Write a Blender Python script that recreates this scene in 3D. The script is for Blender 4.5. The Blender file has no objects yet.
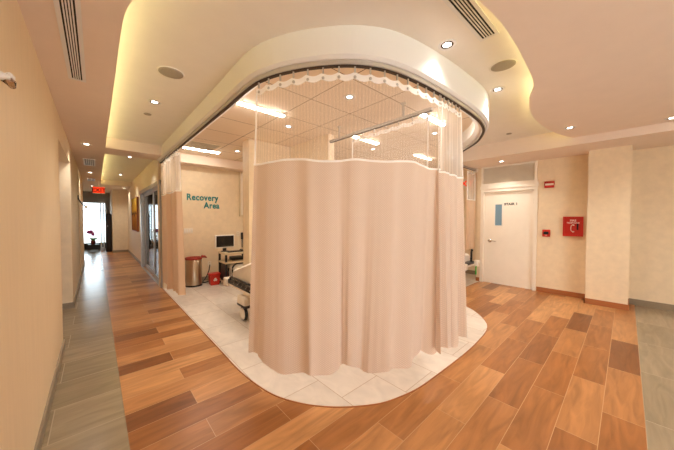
import bpy, bmesh, math, random
from mathutils import Vector, Matrix
random.seed(7)
PI = math.pi
scene = bpy.context.scene
COL = scene.collection

# ------------------------------------------------------------------ materials
def lin(c):
    return tuple(((v/255)/12.92 if v/255 <= .04045 else ((v/255+.055)/1.055)**2.4) for v in c) + (1,)

def mat(name, rgb, rough=.6, metal=0, noise=0, nscale=6, stretch=(1,1,1), bump=0, bscale=40, spec=.5, coat=0):
    m = bpy.data.materials.new(name); m.use_nodes = True
    nt = m.node_tree; b = nt.nodes['Principled BSDF']
    b.inputs['Roughness'].default_value = rough; b.inputs['Metallic'].default_value = metal
    b.inputs['Specular IOR Level'].default_value = spec
    b.inputs['Coat Weight'].default_value = coat
    c = lin(rgb); b.inputs['Base Color'].default_value = c
    tc = nt.nodes.new('ShaderNodeTexCoord'); mp = nt.nodes.new('ShaderNodeMapping')
    mp.inputs['Scale'].default_value = stretch
    nt.links.new(tc.outputs['Object'], mp.inputs['Vector'])
    n = nt.nodes.new('ShaderNodeTexNoise'); n.inputs['Scale'].default_value = nscale; n.inputs['Detail'].default_value = 5
    nt.links.new(mp.outputs['Vector'], n.inputs['Vector'])
    r = nt.nodes.new('ShaderNodeMapRange')
    r.inputs['From Min'].default_value = .3; r.inputs['From Max'].default_value = .7
    r.inputs['To Min'].default_value = 1-noise; r.inputs['To Max'].default_value = 1+noise*.6
    nt.links.new(n.outputs['Fac'], r.inputs['Value'])
    mx = nt.nodes.new('ShaderNodeVectorMath'); mx.operation = 'SCALE'
    mx.inputs[0].default_value = c[:3]
    nt.links.new(r.outputs['Result'], mx.inputs['Scale'])
    nt.links.new(mx.outputs['Vector'], b.inputs['Base Color'])
    if bump:
        bn = nt.nodes.new('ShaderNodeTexNoise'); bn.inputs['Scale'].default_value = bscale
        nt.links.new(tc.outputs['Object'], bn.inputs['Vector'])
        bp = nt.nodes.new('ShaderNodeBump'); bp.inputs['Strength'].default_value = bump; bp.inputs['Distance'].default_value = .01
        nt.links.new(bn.outputs['Fac'], bp.inputs['Height']); nt.links.new(bp.outputs['Normal'], b.inputs['Normal'])
    return m

def emis(name, rgb, strength):
    m = bpy.data.materials.new(name); m.use_nodes = True
    nt = m.node_tree; nt.nodes.clear()
    e = nt.nodes.new('ShaderNodeEmission'); e.inputs['Color'].default_value = lin(rgb); e.inputs['Strength'].default_value = strength
    o = nt.nodes.new('ShaderNodeOutputMaterial'); nt.links.new(e.outputs[0], o.inputs[0])
    return m

def brick_mat(name, c1, c2, mortar, bw, rh, off, ox, oy, rot=0, msize=.003, rough=.4, grain=.0, gscale=(1.5, 14, 1), dark=None, spec=.5, blot=0):
    m = bpy.data.materials.new(name); m.use_nodes = True
    nt = m.node_tree; b = nt.nodes['Principled BSDF']; L = nt.links.new
    b.inputs['Roughness'].default_value = rough; b.inputs['Specular IOR Level'].default_value = spec
    tc = nt.nodes.new('ShaderNodeTexCoord'); mp = nt.nodes.new('ShaderNodeMapping')
    mp.inputs['Location'].default_value = (ox, oy, 0); mp.inputs['Rotation'].default_value = (0, 0, rot)
    L(tc.outputs['Object'], mp.inputs['Vector'])
    def brick(a, bb, mo):
        t = nt.nodes.new('ShaderNodeTexBrick'); t.offset = off; t.squash = 1
        t.inputs['Scale'].default_value = 1; t.inputs['Mortar Size'].default_value = msize
        t.inputs['Mortar Smooth'].default_value = .1
        t.inputs['Brick Width'].default_value = bw; t.inputs['Row Height'].default_value = rh
        t.inputs['Color1'].default_value = a; t.inputs['Color2'].default_value = bb; t.inputs['Mortar'].default_value = mo
        L(mp.outputs['Vector'], t.inputs['Vector']); return t
    rnd = brick((0,0,0,1), (1,1,1,1), (.5,.5,.5,1))
    ramp = nt.nodes.new('ShaderNodeValToRGB')
    els = ramp.color_ramp.elements
    els[0].color = lin(c1); els[1].color = lin(c2)
    els[0].position = .25; els[1].position = 1
    if dark:
        els[0].position = .36
        e = els.new(.07); e.color = lin(dark)
        e = els.new(.17); e.color = lin(c1)
    L(rnd.outputs['Color'], ramp.inputs['Fac'])
    # grain: noise shifted per plank by its random value
    sc = nt.nodes.new('ShaderNodeVectorMath'); sc.operation = 'MULTIPLY_ADD'
    sc.inputs[1].default_value = (37, 19, 11)
    L(rnd.outputs['Color'], sc.inputs[0])
    m2 = nt.nodes.new('ShaderNodeMapping'); m2.inputs['Scale'].default_value = gscale
    L(mp.outputs['Vector'], m2.inputs['Vector']); L(m2.outputs['Vector'], sc.inputs[2])
    n = nt.nodes.new('ShaderNodeTexNoise'); n.inputs['Scale'].default_value = 1.6; n.inputs['Detail'].default_value = 6
    n.inputs['Distortion'].default_value = 1.2
    L(sc.outputs['Vector'], n.inputs['Vector'])
    r = nt.nodes.new('ShaderNodeMapRange'); r.inputs['From Min'].default_value = .3; r.inputs['From Max'].default_value = .7
    r.inputs['To Min'].default_value = 1-grain; r.inputs['To Max'].default_value = 1+grain*.7
    L(n.outputs['Fac'], r.inputs['Value'])
    g = nt.nodes.new('ShaderNodeVectorMath'); g.operation = 'SCALE'
    L(ramp.outputs['Color'], g.inputs[0]); L(r.outputs['Result'], g.inputs['Scale'])
    mixm = nt.nodes.new('ShaderNodeMix'); mixm.data_type = 'RGBA'
    L(rnd.outputs['Fac'], mixm.inputs['Factor']); L(g.outputs['Vector'], mixm.inputs[6]); mixm.inputs[7].default_value = lin(mortar)
    L(mixm.outputs[2], b.inputs['Base Color'])
    return m

M = {}
M['wall'] = mat('beige wall covering', (238, 218, 186), .62, noise=.055, nscale=11, bump=.15, bscale=60)
M['wall_stripe'] = mat('beige vertical grain wall covering', (236, 214, 178), .5, noise=.035, nscale=3, stretch=(9, 9, .6), bump=.05)
M['ceil'] = mat('ceiling paint', (239, 231, 220), .8, noise=.02)
M['soffit'] = mat('soffit paint', (236, 217, 199), .8, noise=.02)
M['fascia'] = mat('white fascia paint', (230, 225, 220), .6)
M['white'] = mat('white painted metal', (240, 234, 224), .4)
M['door'] = mat('white door paint', (246, 236, 220), .4, noise=.02, nscale=8)
M['grille'] = mat('grey speaker cloth', (170, 158, 140), .9, noise=.05, nscale=80)
M['dark'] = mat('black slot', (24, 22, 22), .8)
M['black'] = mat('black plastic', (28, 27, 27), .4)
M['screen'] = mat('switched off monitor glass', (22, 22, 24), .2)
M['bronze'] = mat('downlight baffle', (70, 46, 30), .6, metal=.2)
M['alu'] = mat('brushed aluminium', (175, 170, 163), .35, metal=.8, noise=.05, nscale=20)
M['chrome'] = mat('polished steel', (215, 208, 200), .18, metal=1)
M['steel'] = mat('stainless steel', (190, 172, 150), .28, metal=1, noise=.06, nscale=3, stretch=(12, 12, .3))
M['track'] = mat('curtain track metal', (196, 190, 182), .35, metal=.4)
M['tdark'] = mat('dark track slot', (62, 46, 34), .6)
M['grey'] = mat('grey louvre metal', (226, 214, 194), .5, noise=.05)
M['header'] = mat('grey header panel', (150, 144, 138), .6)
M['red'] = mat('red enamel', (188, 26, 14), .35)
M['redp'] = mat('red translucent plastic', (196, 44, 24), .4)
M['exitdark'] = mat('dark red lettering', (70, 6, 4), .6)
M['lidred'] = mat('dark red bag plastic', (150, 44, 30), .5)
M['teal'] = mat('teal lettering', (24, 132, 134), .5)
M['ink'] = mat('black lettering', (20, 20, 20), .6)
M['wlet'] = mat('white lettering', (240, 225, 215), .6)
M['cream'] = mat('cream plastic shelf', (222, 204, 170), .5)
M['plate'] = mat('white wall plate', (240, 228, 210), .4)
M['sheet'] = mat('white bed sheet', (236, 224, 208), .85, noise=.04, nscale=9, bump=.3, bscale=12)
M['green'] = mat('green tag', (60, 170, 60), .5)
M['leaf'] = mat('green leaf', (80, 140, 50), .5)
M['petal'] = mat('magenta petal', (220, 90, 190), .6)
M['pot'] = mat('dark red pot', (110, 40, 36), .5)
M['darkwood'] = mat('dark espresso cabinet', (48, 38, 34), .5, noise=.1)
M['woodbase'] = mat('wood look baseboard', (172, 106, 62), .45, noise=.15, nscale=5, stretch=(2, 2, 20))
M['greybase'] = mat('grey stone baseboard', (150, 134, 112), .5, noise=.1)
M['bluegl'] = mat('frosted blue door glass', (120, 150, 168), .15)
M['tile_ceiling'] = brick_mat('acoustic ceiling tile', (238, 218, 194), (240, 221, 197), (140, 112, 84), .61, .61, 0, -1.78, -2.385, msize=.005, rough=.85, grain=.02, gscale=(20, 20, 1))
M['lens'] = emis('downlight lens', (255, 246, 232), 8)
M['tube'] = emis('linear lamp diffuser', (255, 246, 232), 42)
M['cove'] = emis('cove light strip', (255, 250, 178), 6)
M['exit'] = emis('lit exit face', (255, 64, 30), .6)
M['exitw'] = emis('lit exit legend pale', (255, 215, 200), 1.6)
M['wood'] = brick_mat('wood plank tile', (160, 103, 56), (204, 150, 98), (196, 154, 112), .89, .2135, .5, -.12+.445, .12, msize=.002, rough=.3, grain=.24, gscale=(1.3, 9, 1), dark=(132, 82, 46), spec=.35)
M['grey_tile'] = brick_mat('grey wood look tile', (144, 128, 103), (156, 140, 115), (172, 156, 132), .9, .2135*2, .5, -.2, .12, msize=.003, rough=.22, grain=.16, gscale=(1.2, 7, 1), spec=.5)
M['white_tile'] = brick_mat('cream stone tile', (218, 207, 195), (226, 216, 205), (182, 158, 134), .61, .44, .5, -2.45, 1.2, rot=PI/2, msize=.003, rough=.28, grain=.10, gscale=(2.5, 4, 1), spec=.4)

def glass(name, rgb, rough=.03, trans=.85):
    m = bpy.data.materials.new(name); m.use_nodes = True
    nt = m.node_tree; nt.nodes.clear(); L = nt.links.new
    t = nt.nodes.new('ShaderNodeBsdfTransparent'); t.inputs['Color'].default_value = lin(rgb)
    g = nt.nodes.new('ShaderNodeBsdfGlossy'); g.inputs['Roughness'].default_value = rough
    f = nt.nodes.new('ShaderNodeFresnel'); f.inputs['IOR'].default_value = 1.5
    mx = nt.nodes.new('ShaderNodeMixShader'); o = nt.nodes.new('ShaderNodeOutputMaterial')
    L(f.outputs[0], mx.inputs[0]); L(t.outputs[0], mx.inputs[1]); L(g.outputs[0], mx.inputs[2]); L(mx.outputs[0], o.inputs[0])
    return m
M['glass'] = glass('clear glass', (235, 240, 242))
M['smoke'] = glass('tinted door glass', (74, 70, 66))
M['clearp'] = glass('clear plastic cap', (225, 205, 185), .15)

def cloth(name, rgb, weave=.1, trans=.25):
    m = bpy.data.materials.new(name); m.use_nodes = True
    nt = m.node_tree; nt.nodes.clear(); L = nt.links.new
    uv = nt.nodes.new('ShaderNodeUVMap')
    cols = []
    for a in (PI/4, -PI/4):
        mp = nt.nodes.new('ShaderNodeMapping'); mp.inputs['Rotation'].default_value = (0, 0, a)
        L(uv.outputs[0], mp.inputs['Vector'])
        w = nt.nodes.new('ShaderNodeTexWave'); w.inputs["Scale"].default_value = 26; w.bands_direction = 'X'
        L(mp.outputs[0], w.inputs['Vector']); cols.append(w)
    mu = nt.nodes.new('ShaderNodeMath'); mu.operation = 'MULTIPLY'
    L(cols[0].outputs['Fac'], mu.inputs[0]); L(cols[1].outputs['Fac'], mu.inputs[1])
    r = nt.nodes.new('ShaderNodeMapRange'); r.inputs['To Min'].default_value = 1-weave; r.inputs['To Max'].default_value = 1+weave
    L(mu.outputs[0], r.inputs['Value'])
    g = nt.nodes.new('ShaderNodeVectorMath'); g.operation = 'SCALE'; g.inputs[0].default_value = lin(rgb)[:3]
    L(r.outputs[0], g.inputs['Scale'])
    d = nt.nodes.new('ShaderNodeBsdfDiffuse'); t = nt.nodes.new('ShaderNodeBsdfTranslucent')
    L(g.outputs[0], d.inputs['Color']); L(g.outputs[0], t.inputs['Color'])
    mx = nt.nodes.new('ShaderNodeMixShader'); mx.inputs[0].default_value = trans
    o = nt.nodes.new('ShaderNodeOutputMaterial')
    L(d.outputs[0], mx.inputs[1]); L(t.outputs[0], mx.inputs[2]); L(mx.outputs[0], o.inputs[0])
    return m

def netting(name, rgb, base, amp, freq):
    m = bpy.data.materials.new(name); m.use_nodes = True
    nt = m.node_tree; nt.nodes.clear(); L = nt.links.new
    uv = nt.nodes.new('ShaderNodeUVMap')
    w = nt.nodes.new('ShaderNodeTexWave'); w.inputs['Scale'].default_value = freq; w.bands_direction = 'X'
    L(uv.outputs[0], w.inputs['Vector'])
    r = nt.nodes.new('ShaderNodeMapRange'); r.inputs['To Min'].default_value = base; r.inputs['To Max'].default_value = base+amp
    L(w.outputs['Fac'], r.inputs['Value'])
    d = nt.nodes.new('ShaderNodeBsdfDiffuse'); d.inputs['Color'].default_value = lin(rgb)
    t2 = nt.nodes.new('ShaderNodeBsdfTranslucent'); t2.inputs['Color'].default_value = lin(rgb)
    a = nt.nodes.new('ShaderNodeMixShader'); a.inputs[0].default_value = .4
    L(d.outputs[0], a.inputs[1]); L(t2.outputs[0], a.inputs[2])
    t = nt.nodes.new('ShaderNodeBsdfTransparent')
    mx = nt.nodes.new('ShaderNodeMixShader'); o = nt.nodes.new('ShaderNodeOutputMaterial')
    L(r.outputs[0], mx.inputs[0]); L(t.outputs[0], mx.inputs[1]); L(a.outputs[0], mx.inputs[2]); L(mx.outputs[0], o.inputs[0])
    return m
M['fabric'] = cloth('pink beige curtain fabric', (232, 210, 191), .10, .26)
M['fabric_lit_tan'] = cloth('curtain fabric with lighting in its tan tone', (234, 204, 174), .05, .3)  # warm lighting of the left gathered curtain is put into this tan
M['net'] = netting('white curtain netting', (250, 240, 228), .17, .10, 11.5)
M['net_dense'] = netting('gathered white curtain netting', (250, 240, 228), .44, .12, 11.5)
M['heading'] = cloth('white curtain heading tape', (255, 252, 248), .0, .4)

# ------------------------------------------------------------------ mesh helpers
def bx(bm, x0, x1, y0, y1, z0, z1):
    v = [bm.verts.new((x, y, z)) for x in (x0, x1) for y in (y0, y1) for z in (z0, z1)]
    for f in ((0,1,3,2), (4,6,7,5), (0,4,5,1), (2,3,7,6), (0,2,6,4), (1,5,7,3)):
        bm.faces.new([v[i] for i in f])
    return v
def box(*a):
    bm = bmesh.new(); bx(bm, *a); return bm
def bevelled(x0, x1, y0, y1, z0, z1, w=.01, seg=3):
    bm = box(x0, x1, y0, y1, z0, z1)
    bmesh.ops.bevel(bm, geom=bm.edges[:], offset=w, segments=seg, profile=.6, affect='EDGES')
    for f in bm.faces: f.smooth = True
    return bm
def lathe(bm, prof, n=32, cx=0, cy=0, axis='Z', smooth=True):
    rings = []
    for r, z in prof:
        ring = []
        for i in range(n):
            a = 2*PI*i/n
            p = (r*math.cos(a), r*math.sin(a), z)
            if axis == 'X': p = (p[2], p[0], p[1])
            if axis == 'Y': p = (p[0], p[2], p[1])
            ring.append(bm.verts.new((p[0]+cx, p[1]+cy, p[2])))
        rings.append(ring)
    for a, b in zip(rings, rings[1:]):
        for i in range(n):
            f = bm.faces.new((a[i], a[(i+1) % n], b[(i+1) % n], b[i])); f.smooth = smooth
    if prof[0][0] > 1e-4: bm.faces.new(rings[0][::-1])
    if prof[-1][0] > 1e-4: bm.faces.new(rings[-1])
    return bm
def tube(bm, pts, r, n=8, cap=True):
    pts = [Vector(p) for p in pts]; rings = []
    up = Vector((0, 0, 1))
    for i, p in enumerate(pts):
        t = (pts[min(i+1, len(pts)-1)] - pts[max(i-1, 0)]).normalized()
        u = t.cross(up)
        if u.length < .05: u = t.cross(Vector((1, 0, 0)))
        u.normalize(); w = u.cross(t)
        rr = r[i] if isinstance(r, (list, tuple)) else r
        rings.append([bm.verts.new(p + u*rr*math.cos(2*PI*k/n) + w*rr*math.sin(2*PI*k/n)) for k in range(n)])
    for a, b in zip(rings, rings[1:]):
        for k in range(n):
            f = bm.faces.new((a[k], a[(k+1) % n], b[(k+1) % n], b[k])); f.smooth = True
    if cap:
        bm.faces.new(rings[0][::-1]); bm.faces.new(rings[-1])
    return bm
def prism(bm, poly, z0, z1):
    lo = [bm.verts.new((x, y, z0 if not callable(z0) else z0(x))) for x, y in poly]
    hi = [bm.verts.new((x, y, z1 if not callable(z1) else z1(x))) for x, y in poly]
    n = len(poly)
    for i in range(n):
        bm.faces.new((lo[i], lo[(i+1) % n], hi[(i+1) % n], hi[i]))
    a = bm.faces.new(lo[::-1]); b = bm.faces.new(hi)
    bmesh.ops.triangulate(bm, faces=[a, b])
    return bm
def spline(ctrl, step=.04):
    P = [Vector((*c, 0)) for c in ctrl]; out = []
    for i in range(len(P)-1):
        p0 = P[max(i-1, 0)]; p1 = P[i]; p2 = P[i+1]; p3 = P[min(i+2, len(P)-1)]
        n = max(1, int((p2-p1).length/step))
        # centripetal-ish: scale tangents by local chord
        d = (p2-p1).length
        t1 = (p2-p0)/max((p2-p0).length, 1e-6)*d; t2 = (p3-p1)/max((p3-p1).length, 1e-6)*d
        for k in range(n):
            t = k/n; a = 2*t**3-3*t**2+1; b = t**3-2*t**2+t; c = -2*t**3+3*t**2; e = t**3-t**2
            out.append(p1*a + t1*b + p2*c + t2*e)
    out.append(P[-1]); return [(p.x, p.y) for p in out]
def offset(path, d):                       # to the right of travel is positive
    out = []
    for i, (x, y) in enumerate(path):
        a = path[max(i-1, 0)]; b = path[min(i+1, len(path)-1)]
        tx, ty = b[0]-a[0], b[1]-a[1]; l = math.hypot(tx, ty) or 1
        out.append((x + ty/l*d, y - tx/l*d))
    return out
def sweep(bm, path, prof):                 # prof: closed list of (offset, z)
    rows = [offset(path, o) for o, z in prof]; n = len(prof)
    V = [[bm.verts.new((*rows[j][i], prof[j][1] if not callable(prof[j][1]) else prof[j][1](rows[j][i][0]))) for j in range(n)] for i in range(len(path))]
    for a, b in zip(V, V[1:]):
        for j in range(n):
            f = bm.faces.new((a[j], a[(j+1) % n], b[(j+1) % n], b[j]))
    bm.faces.new(V[0][::-1]); bm.faces.new(V[-1])
    return bm
class Arc:                                  # arc-length lookup on a 2-D path
    def __init__(s, path):
        s.p = path; s.l = [0]
        for a, b in zip(path, path[1:]): s.l.append(s.l[-1]+math.dist(a, b))
        s.L = s.l[-1]
    def at(s, d):
        d = min(max(d, 0), s.L); i = 0
        lo, hi = 0, len(s.l)-1
        while hi-lo > 1:
            m = (lo+hi)//2
            if s.l[m] <= d: lo = m
            else: hi = m
        a, b = s.p[lo], s.p[hi]; t = (d-s.l[lo])/max(s.l[hi]-s.l[lo], 1e-9)
        tx, ty = b[0]-a[0], b[1]-a[1]; l = math.hypot(tx, ty) or 1
        return (a[0]+tx*t, a[1]+ty*t), (ty/l, -tx/l), (tx/l, ty/l)   # point, outward normal, tangent
    def nearest(s, x, y):
        i = min(range(len(s.p)), key=lambda k: (s.p[k][0]-x)**2+(s.p[k][1]-y)**2); return s.l[i]

def obj(name, bm, m, parent=None, loc=None, recalc=True):
    if recalc: bmesh.ops.recalc_face_normals(bm, faces=bm.faces[:])
    me = bpy.data.meshes.new(name); bm.to_mesh(me); bm.free()
    if m: me.materials.append(M[m] if isinstance(m, str) else m)
    o = bpy.data.objects.new(name, me); COL.objects.link(o)
    if parent: o.parent = parent
    if loc: o.location = loc
    return o
def tag(o, label, cat, group=None):
    o['label'] = label; o['category'] = cat
    if group: o['group'] = group
    return o
def thing(name, label, cat, loc=(0,0,0), rotz=0, group=None):
    o = bpy.data.objects.new(name, None); COL.objects.link(o); o.empty_display_size = .1
    o.location = loc; o.rotation_euler = (0, 0, rotz)
    return tag(o, label, cat, group)
def struct(name, bm, m, label=None, cat=None, parent=None):
    o = obj(name, bm, m, parent)
    if not parent:
        o['kind'] = 'structure'
        if label: o['label'] = label; o['category'] = cat or name.split('_')[0]
    return o
def text(name, s, size, m, parent, loc, rot, ext=.004, bold=0, align='LEFT', space=1):
    c = bpy.data.curves.new(name, 'FONT'); c.body = s; c.size = size; c.extrude = ext; c.offset = bold
    c.align_x = align; c.space_character = space
    t = bpy.data.objects.new(name, c); COL.objects.link(t)
    bpy.context.view_layer.update()
    me = bpy.data.meshes.new_from_object(t.evaluated_get(bpy.context.evaluated_depsgraph_get()))
    bpy.data.objects.remove(t); bpy.data.curves.remove(c)
    me.materials.clear(); me.materials.append(M[m]); me.name = name
    o = bpy.data.objects.new(name, me); COL.objects.link(o)
    if parent: o.parent = parent
    o.location = loc; o.rotation_euler = rot
    return o
FACE_L = (PI/2, 0, -PI/2)      # lettering readable when looking towards +X
FACE_C = (PI/2, 0, 0)          # lettering readable when looking towards +Y

# ------------------------------------------------------------------ measured layout
def zr(x):                                  # raised ceiling height
    t = min(max((x-1.2)/2.0, 0), 1); return 2.775 + .09*t
ZS = 2.60                                   # corridor soffit and door-wall soffit
ZB = 2.715                                  # big wavy soffit on the right
WR = 6.5                                    # wall with the stair door
ring = spline([(.97, 6.30), (.97, 4.5), (.97, 2.7), (.97, 2.08), (1.02, 1.85), (1.12, 1.64), (1.225, 1.49), (1.36, 1.345), (1.54, 1.235),
               (1.72, 1.18), (1.96, 1.145), (2.25, 1.125), (2.65, 1.115), (3.0, 1.12), (3.25, 1.14), (3.55, 1.21), (3.88, 1.37), (4.10, 1.52), (4.42, 1.82),
               (4.75, 2.10), (5.1, 2.29), (5.5, 2.36), (6.0, 2.36), (6.49, 2.36)])
A = Arc(ring)

# ------------------------------------------------------------------ floor
struct('floor', box(-1.8, 7.25, -4, 17, -.1, 0), 'wood', 'orange brown wood plank tiles curving around the recovery bay', 'floor')
bm = bmesh.new(); bx(bm, -.285, .135, -4, 16.6, 0, .002); bx(bm, .135, 7, -4, -.12, 0, .002); bx(bm, -1.8, -.285, 4.2, 5.95, 0, .002); bx(bm, -1.1, -.285, 11.6, 16.6, 0, .002)
struct('floor_grey_tile', bm, 'grey_tile', 'grey wood look tile strip along the left corridor wall and right edge', 'floor')
curb = spline([(.985, 6.49), (.985, 4.5), (.985, 2.9), (.985, 2.45), (1.01, 2.15), (1.06, 1.9), (1.16, 1.69), (1.28, 1.53), (1.42, 1.40), (1.62, 1.27), (1.80, 1.21),
               (2.0, 1.17), (2.26, 1.155), (2.6, 1.145), (2.9, 1.14), (3.25, 1.15), (3.69, 1.19), (3.93, 1.26), (4.19, 1.43), (4.38, 1.61), (4.49, 1.77), (4.75, 2.05), (5.1, 2.2), (5.6, 2.25), (6.5, 2.25)])
struct('floor_recovery', prism(bmesh.new(), curb + [(6.505, 2.36), (7.2, 2.36), (7.2, 6.49)], 0, .004), 'white_tile', 'cream stone tile floor of the recovery bay with rounded corner', 'floor')
struct('trim_1', sweep(bmesh.new(), curb, [(0, 0), (.008, 0), (.008, .006), (0, .006)]), 'woodbase', 'thin edging between cream tile and wood floor', 'trim')

# ------------------------------------------------------------------ walls
bm = bmesh.new(); bx(bm, -.41, -.29, -4, 4.2, 0, 2.9)
bx(bm, -.41, -.29, 4.2, 5.95, 2.31, 2.9)
struct('wall_left', bm, 'wall_stripe', 'beige left corridor wall with side opening', 'wall')
bm = bmesh.new(); bx(bm, -1.8, -.29, 5.95, 8.6, 0, 2.9); bx(bm, -1.8, -.36, 8.6, 9.2, 0, 2.9); bx(bm, -1.8, -.29, 9.2, 11.6, 0, 2.9); bx(bm, -1.8, -1.1, 11.6, 16.6, 0, 2.9)
struct('wall_left_far', bm, 'wall', 'beige left wall beyond the side opening', 'wall')
bm = bmesh.new(); bx(bm, -1.92, -1.8, 4.0, 6.1, 0, 2.9); bx(bm, -1.8, -.41, 4.08, 4.2, 0, 2.9)
struct('wall_side_passage', bm, 'wall', 'walls of the passage off the left of the corridor', 'wall')
# stair-door wall, with doorway Y 1.23..2.22
bm = bmesh.new()
bx(bm, WR, WR+.2, .40, 1.235, 0, 2.9); bx(bm, WR, WR+.2, 2.215, 2.33, 0, 2.9); bx(bm, WR, WR+.2, 1.235, 2.215, 2.60, 2.9)
bx(bm, WR+.16, WR+.2, 1.235, 2.215, 2.06, 2.6)
bx(bm, 6.19, WR+.2, -.04, .455, 0, 2.9)
bx(bm, 6.68, 6.88, -4, -.04, 0, 2.9)
struct('wall_right', bm, 'wall', 'beige wall with the stair door, pilaster and red alarm devices', 'wall')
bm = bmesh.new(); bx(bm, 7.2, 7.3, 2.2, 6.6, 0, 2.9); bx(bm, 6.7, 7.3, 2.2, 2.32, 0, 2.9)
struct('wall_recovery_right', bm, 'wall', 'beige far right wall of the recovery bay', 'wall')
bm = bmesh.new(); bx(bm, .96, 7.3, 6.5, 6.62, 0, 2.9)
struct('wall_back', bm, 'wall', 'beige recovery bay back wall with teal lettering', 'wall')
bm = bmesh.new(); bx(bm, 1.9, 2.82, 4.27, 4.52, 0, 2.785); bx(bm, 2.70, 2.82, 3.16, 4.27, 0, 2.785)
struct('wall_divider', bm, 'wall', 'beige full height dividing wall inside the recovery bay', 'wall')
bm = bmesh.new()
bx(bm, 1.0, 1.12, 9.72, 14.2, 0, 2.9); bx(bm, 1.0, 1.12, 6.44, 9.72, 2.22, 2.9)
bx(bm, 1.0, 1.12, 6.30, 6.44, 0, 2.9)
struct('wall_corridor_right', bm, 'wall', 'beige right corridor wall holding the sliding glass door', 'wall')
bm = bmesh.new(); bx(bm, .5, 1.12, 14.2, 14.35, 0, 2.9); bx(bm, .5, .62, 14.35, 16.6, 0, 2.9)
struct('wall_corridor_end', bm, 'wall', 'beige wall closing the corridor beside the bright window', 'wall')
bm = bmesh.new(); bx(bm, -1.1, .6, 16.4, 16.5, 2.14, 2.9); bx(bm, .36, .5, 16.4, 16.5, 0, 2.14)
struct('wall_far', bm, 'header', 'grey header panel above the far bright window', 'wall')
bm = bmesh.new(); bx(bm, -.41, 7.0, -4.12, -4, 2.1, 2.9)
bx(bm, -.41, -.2, -4.12, -4, 0, 2.1); bx(bm, 3.1, 7.0, -4.12, -4, 0, 2.1)  # opening shaped to admit fill daylight from behind
struct('wall_rear', bm, 'wall')
w = struct('window_fill_rear', box(-.2, 3.1, -4.10, -4.02, .003, .05), 'white')  # added unseen window, brings neutral fill daylight into the room
bm = bmesh.new()
for x in (-.2, .9, 2.0, 3.06): bx(bm, x, x+.04, -4.09, -4.03, .05, 2.1)
obj('window_frame', bm, 'white', w)
# room behind the sliding glass door
bm = bmesh.new(); bx(bm, 1.12, 3.2, 9.9, 10.0, 0, 2.9); bx(bm, 3.2, 3.3, 6.62, 10, 0, 2.9); bx(bm, 1.12, 3.3, 6.62, 10, 2.5, 2.6)
struct('wall_side_room', bm, 'wall')
# baseboards
bm = bmesh.new(); bx(bm, -.29, -.276, -4, 4.2, .002, .09); bx(bm, -.29, -.276, 5.95, 8.6, .002, .09); bx(bm, -.29, -.276, 9.2, 11.6, .002, .09); bx(bm, -.6, -.276, 5.936, 5.95, .002, .09)
struct('baseboard_left', bm, 'greybase', 'grey stone baseboard along the left wall', 'baseboard')
bm = bmesh.new(); bx(bm, WR-.014, WR, .455, 1.19, 0, .09); bx(bm, WR-.014, WR, 2.26, 2.33, 0, .09); bx(bm, 6.176, 6.19, -.054, .469, 0, .09)
bx(bm, 6.176, WR, .455, .469, 0, .09); bx(bm, 6.19, 6.68, -.054, -.04, 0, .09)
struct('baseboard_right', bm, 'woodbase', 'orange brown wood look baseboard beside the stair door and pilaster', 'baseboard')
bm = bmesh.new(); bx(bm, 6.666, 6.68, -4, -.054, .002, .1); bx(bm, 7.186, 7.2, 2.36, 6.5, .004, .1); bx(bm, .97, 7.2, 6.486, 6.5, .004, .1)
bx(bm, .986, 1.0, 9.75, 14.2, 0, .09); bx(bm, .5, 1.0, 14.186, 14.2, 0, .09)
struct('baseboard_back', bm, 'greybase', 'grey baseboard around the recovery bay and corridor end', 'baseboard')

# ------------------------------------------------------------------ ceilings
bm = bmesh.new()
xs = [-2, 1.2, 1.7, 2.2, 2.7, 3.2, 7.3]
V = [[bm.verts.new((x, y, zr(x)+dz)) for y in (-4.1, 16.6)] for x in xs for dz in (0, .1)]
for i in range(len(xs)-1):
    a, b = V[2*i], V[2*i+2]; bm.faces.new((a[0], b[0], b[1], a[1]))
    a, b = V[2*i+1], V[2*i+3]; bm.faces.new((a[0], a[1], b[1], b[0]))
bm.faces.new((V[0][0], V[0][1], V[1][1], V[1][0])); bm.faces.new((V[-2][0], V[-1][0], V[-1][1], V[-2][1]))
struct('ceiling', bm, 'ceil', 'raised pale ceiling lit by the cove', 'ceiling')
inner = offset(ring, -.06)
bm = prism(bmesh.new(), inner + [(7.2, 2.40), (7.2, 6.49), (1.03, 6.49)], 2.765, 2.772)
struct('ceiling_tiles', bm, 'tile_ceiling', 'acoustic tile ceiling of the recovery bay', 'ceiling')
# corridor soffit with its curved end
ledge = spline([(.135, 5.83), (.135, 4.0), (.135, 2.6), (.135, 2.1), (.15, 1.85), (.23, 1.58), (.36, 1.35)], .08)
bm = prism(bmesh.new(), ledge + [(.36, -3.99), (-.29, -3.99), (-.29, 5.83)], ZS, ZS+.035)
bx(bm, -.29, .97, 5.83, 6.40, ZS, 2.775); bx(bm, -.29, .135, 6.40, 12.43, ZS, ZS+.035)
bx(bm, -.29, 1.0, 12.43, 14.2, ZS, 2.775); bx(bm, -.29, .5, 14.2, 16.4, ZS, 2.775); bx(bm, -1.1, -.29, 11.6, 16.4, ZS, 2.775)
bx(bm, -.285, -.255, -3.99, 16.4, ZS+.03, 2.775)
struct('ceiling_soffit_corridor', bm, 'soffit', 'low flat corridor soffit with slot vents', 'ceiling')
bm = box(-1.8, -.41, 4.2, 5.95, 2.5, 2.6)
struct('ceiling_side_passage', bm, 'soffit')
wavy = spline([(.36, 1.36), (.62, 1.03), (1.0, .76), (1.35, .645), (1.67, .605), (1.95, .575), (2.29, .572), (2.59, .582), (2.98, .607), (3.19, .645), (3.41, .72), (3.78, .79), (4.2, .815), (4.75, .78), (5.25, .69), (5.56, .59)], .06)
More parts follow.
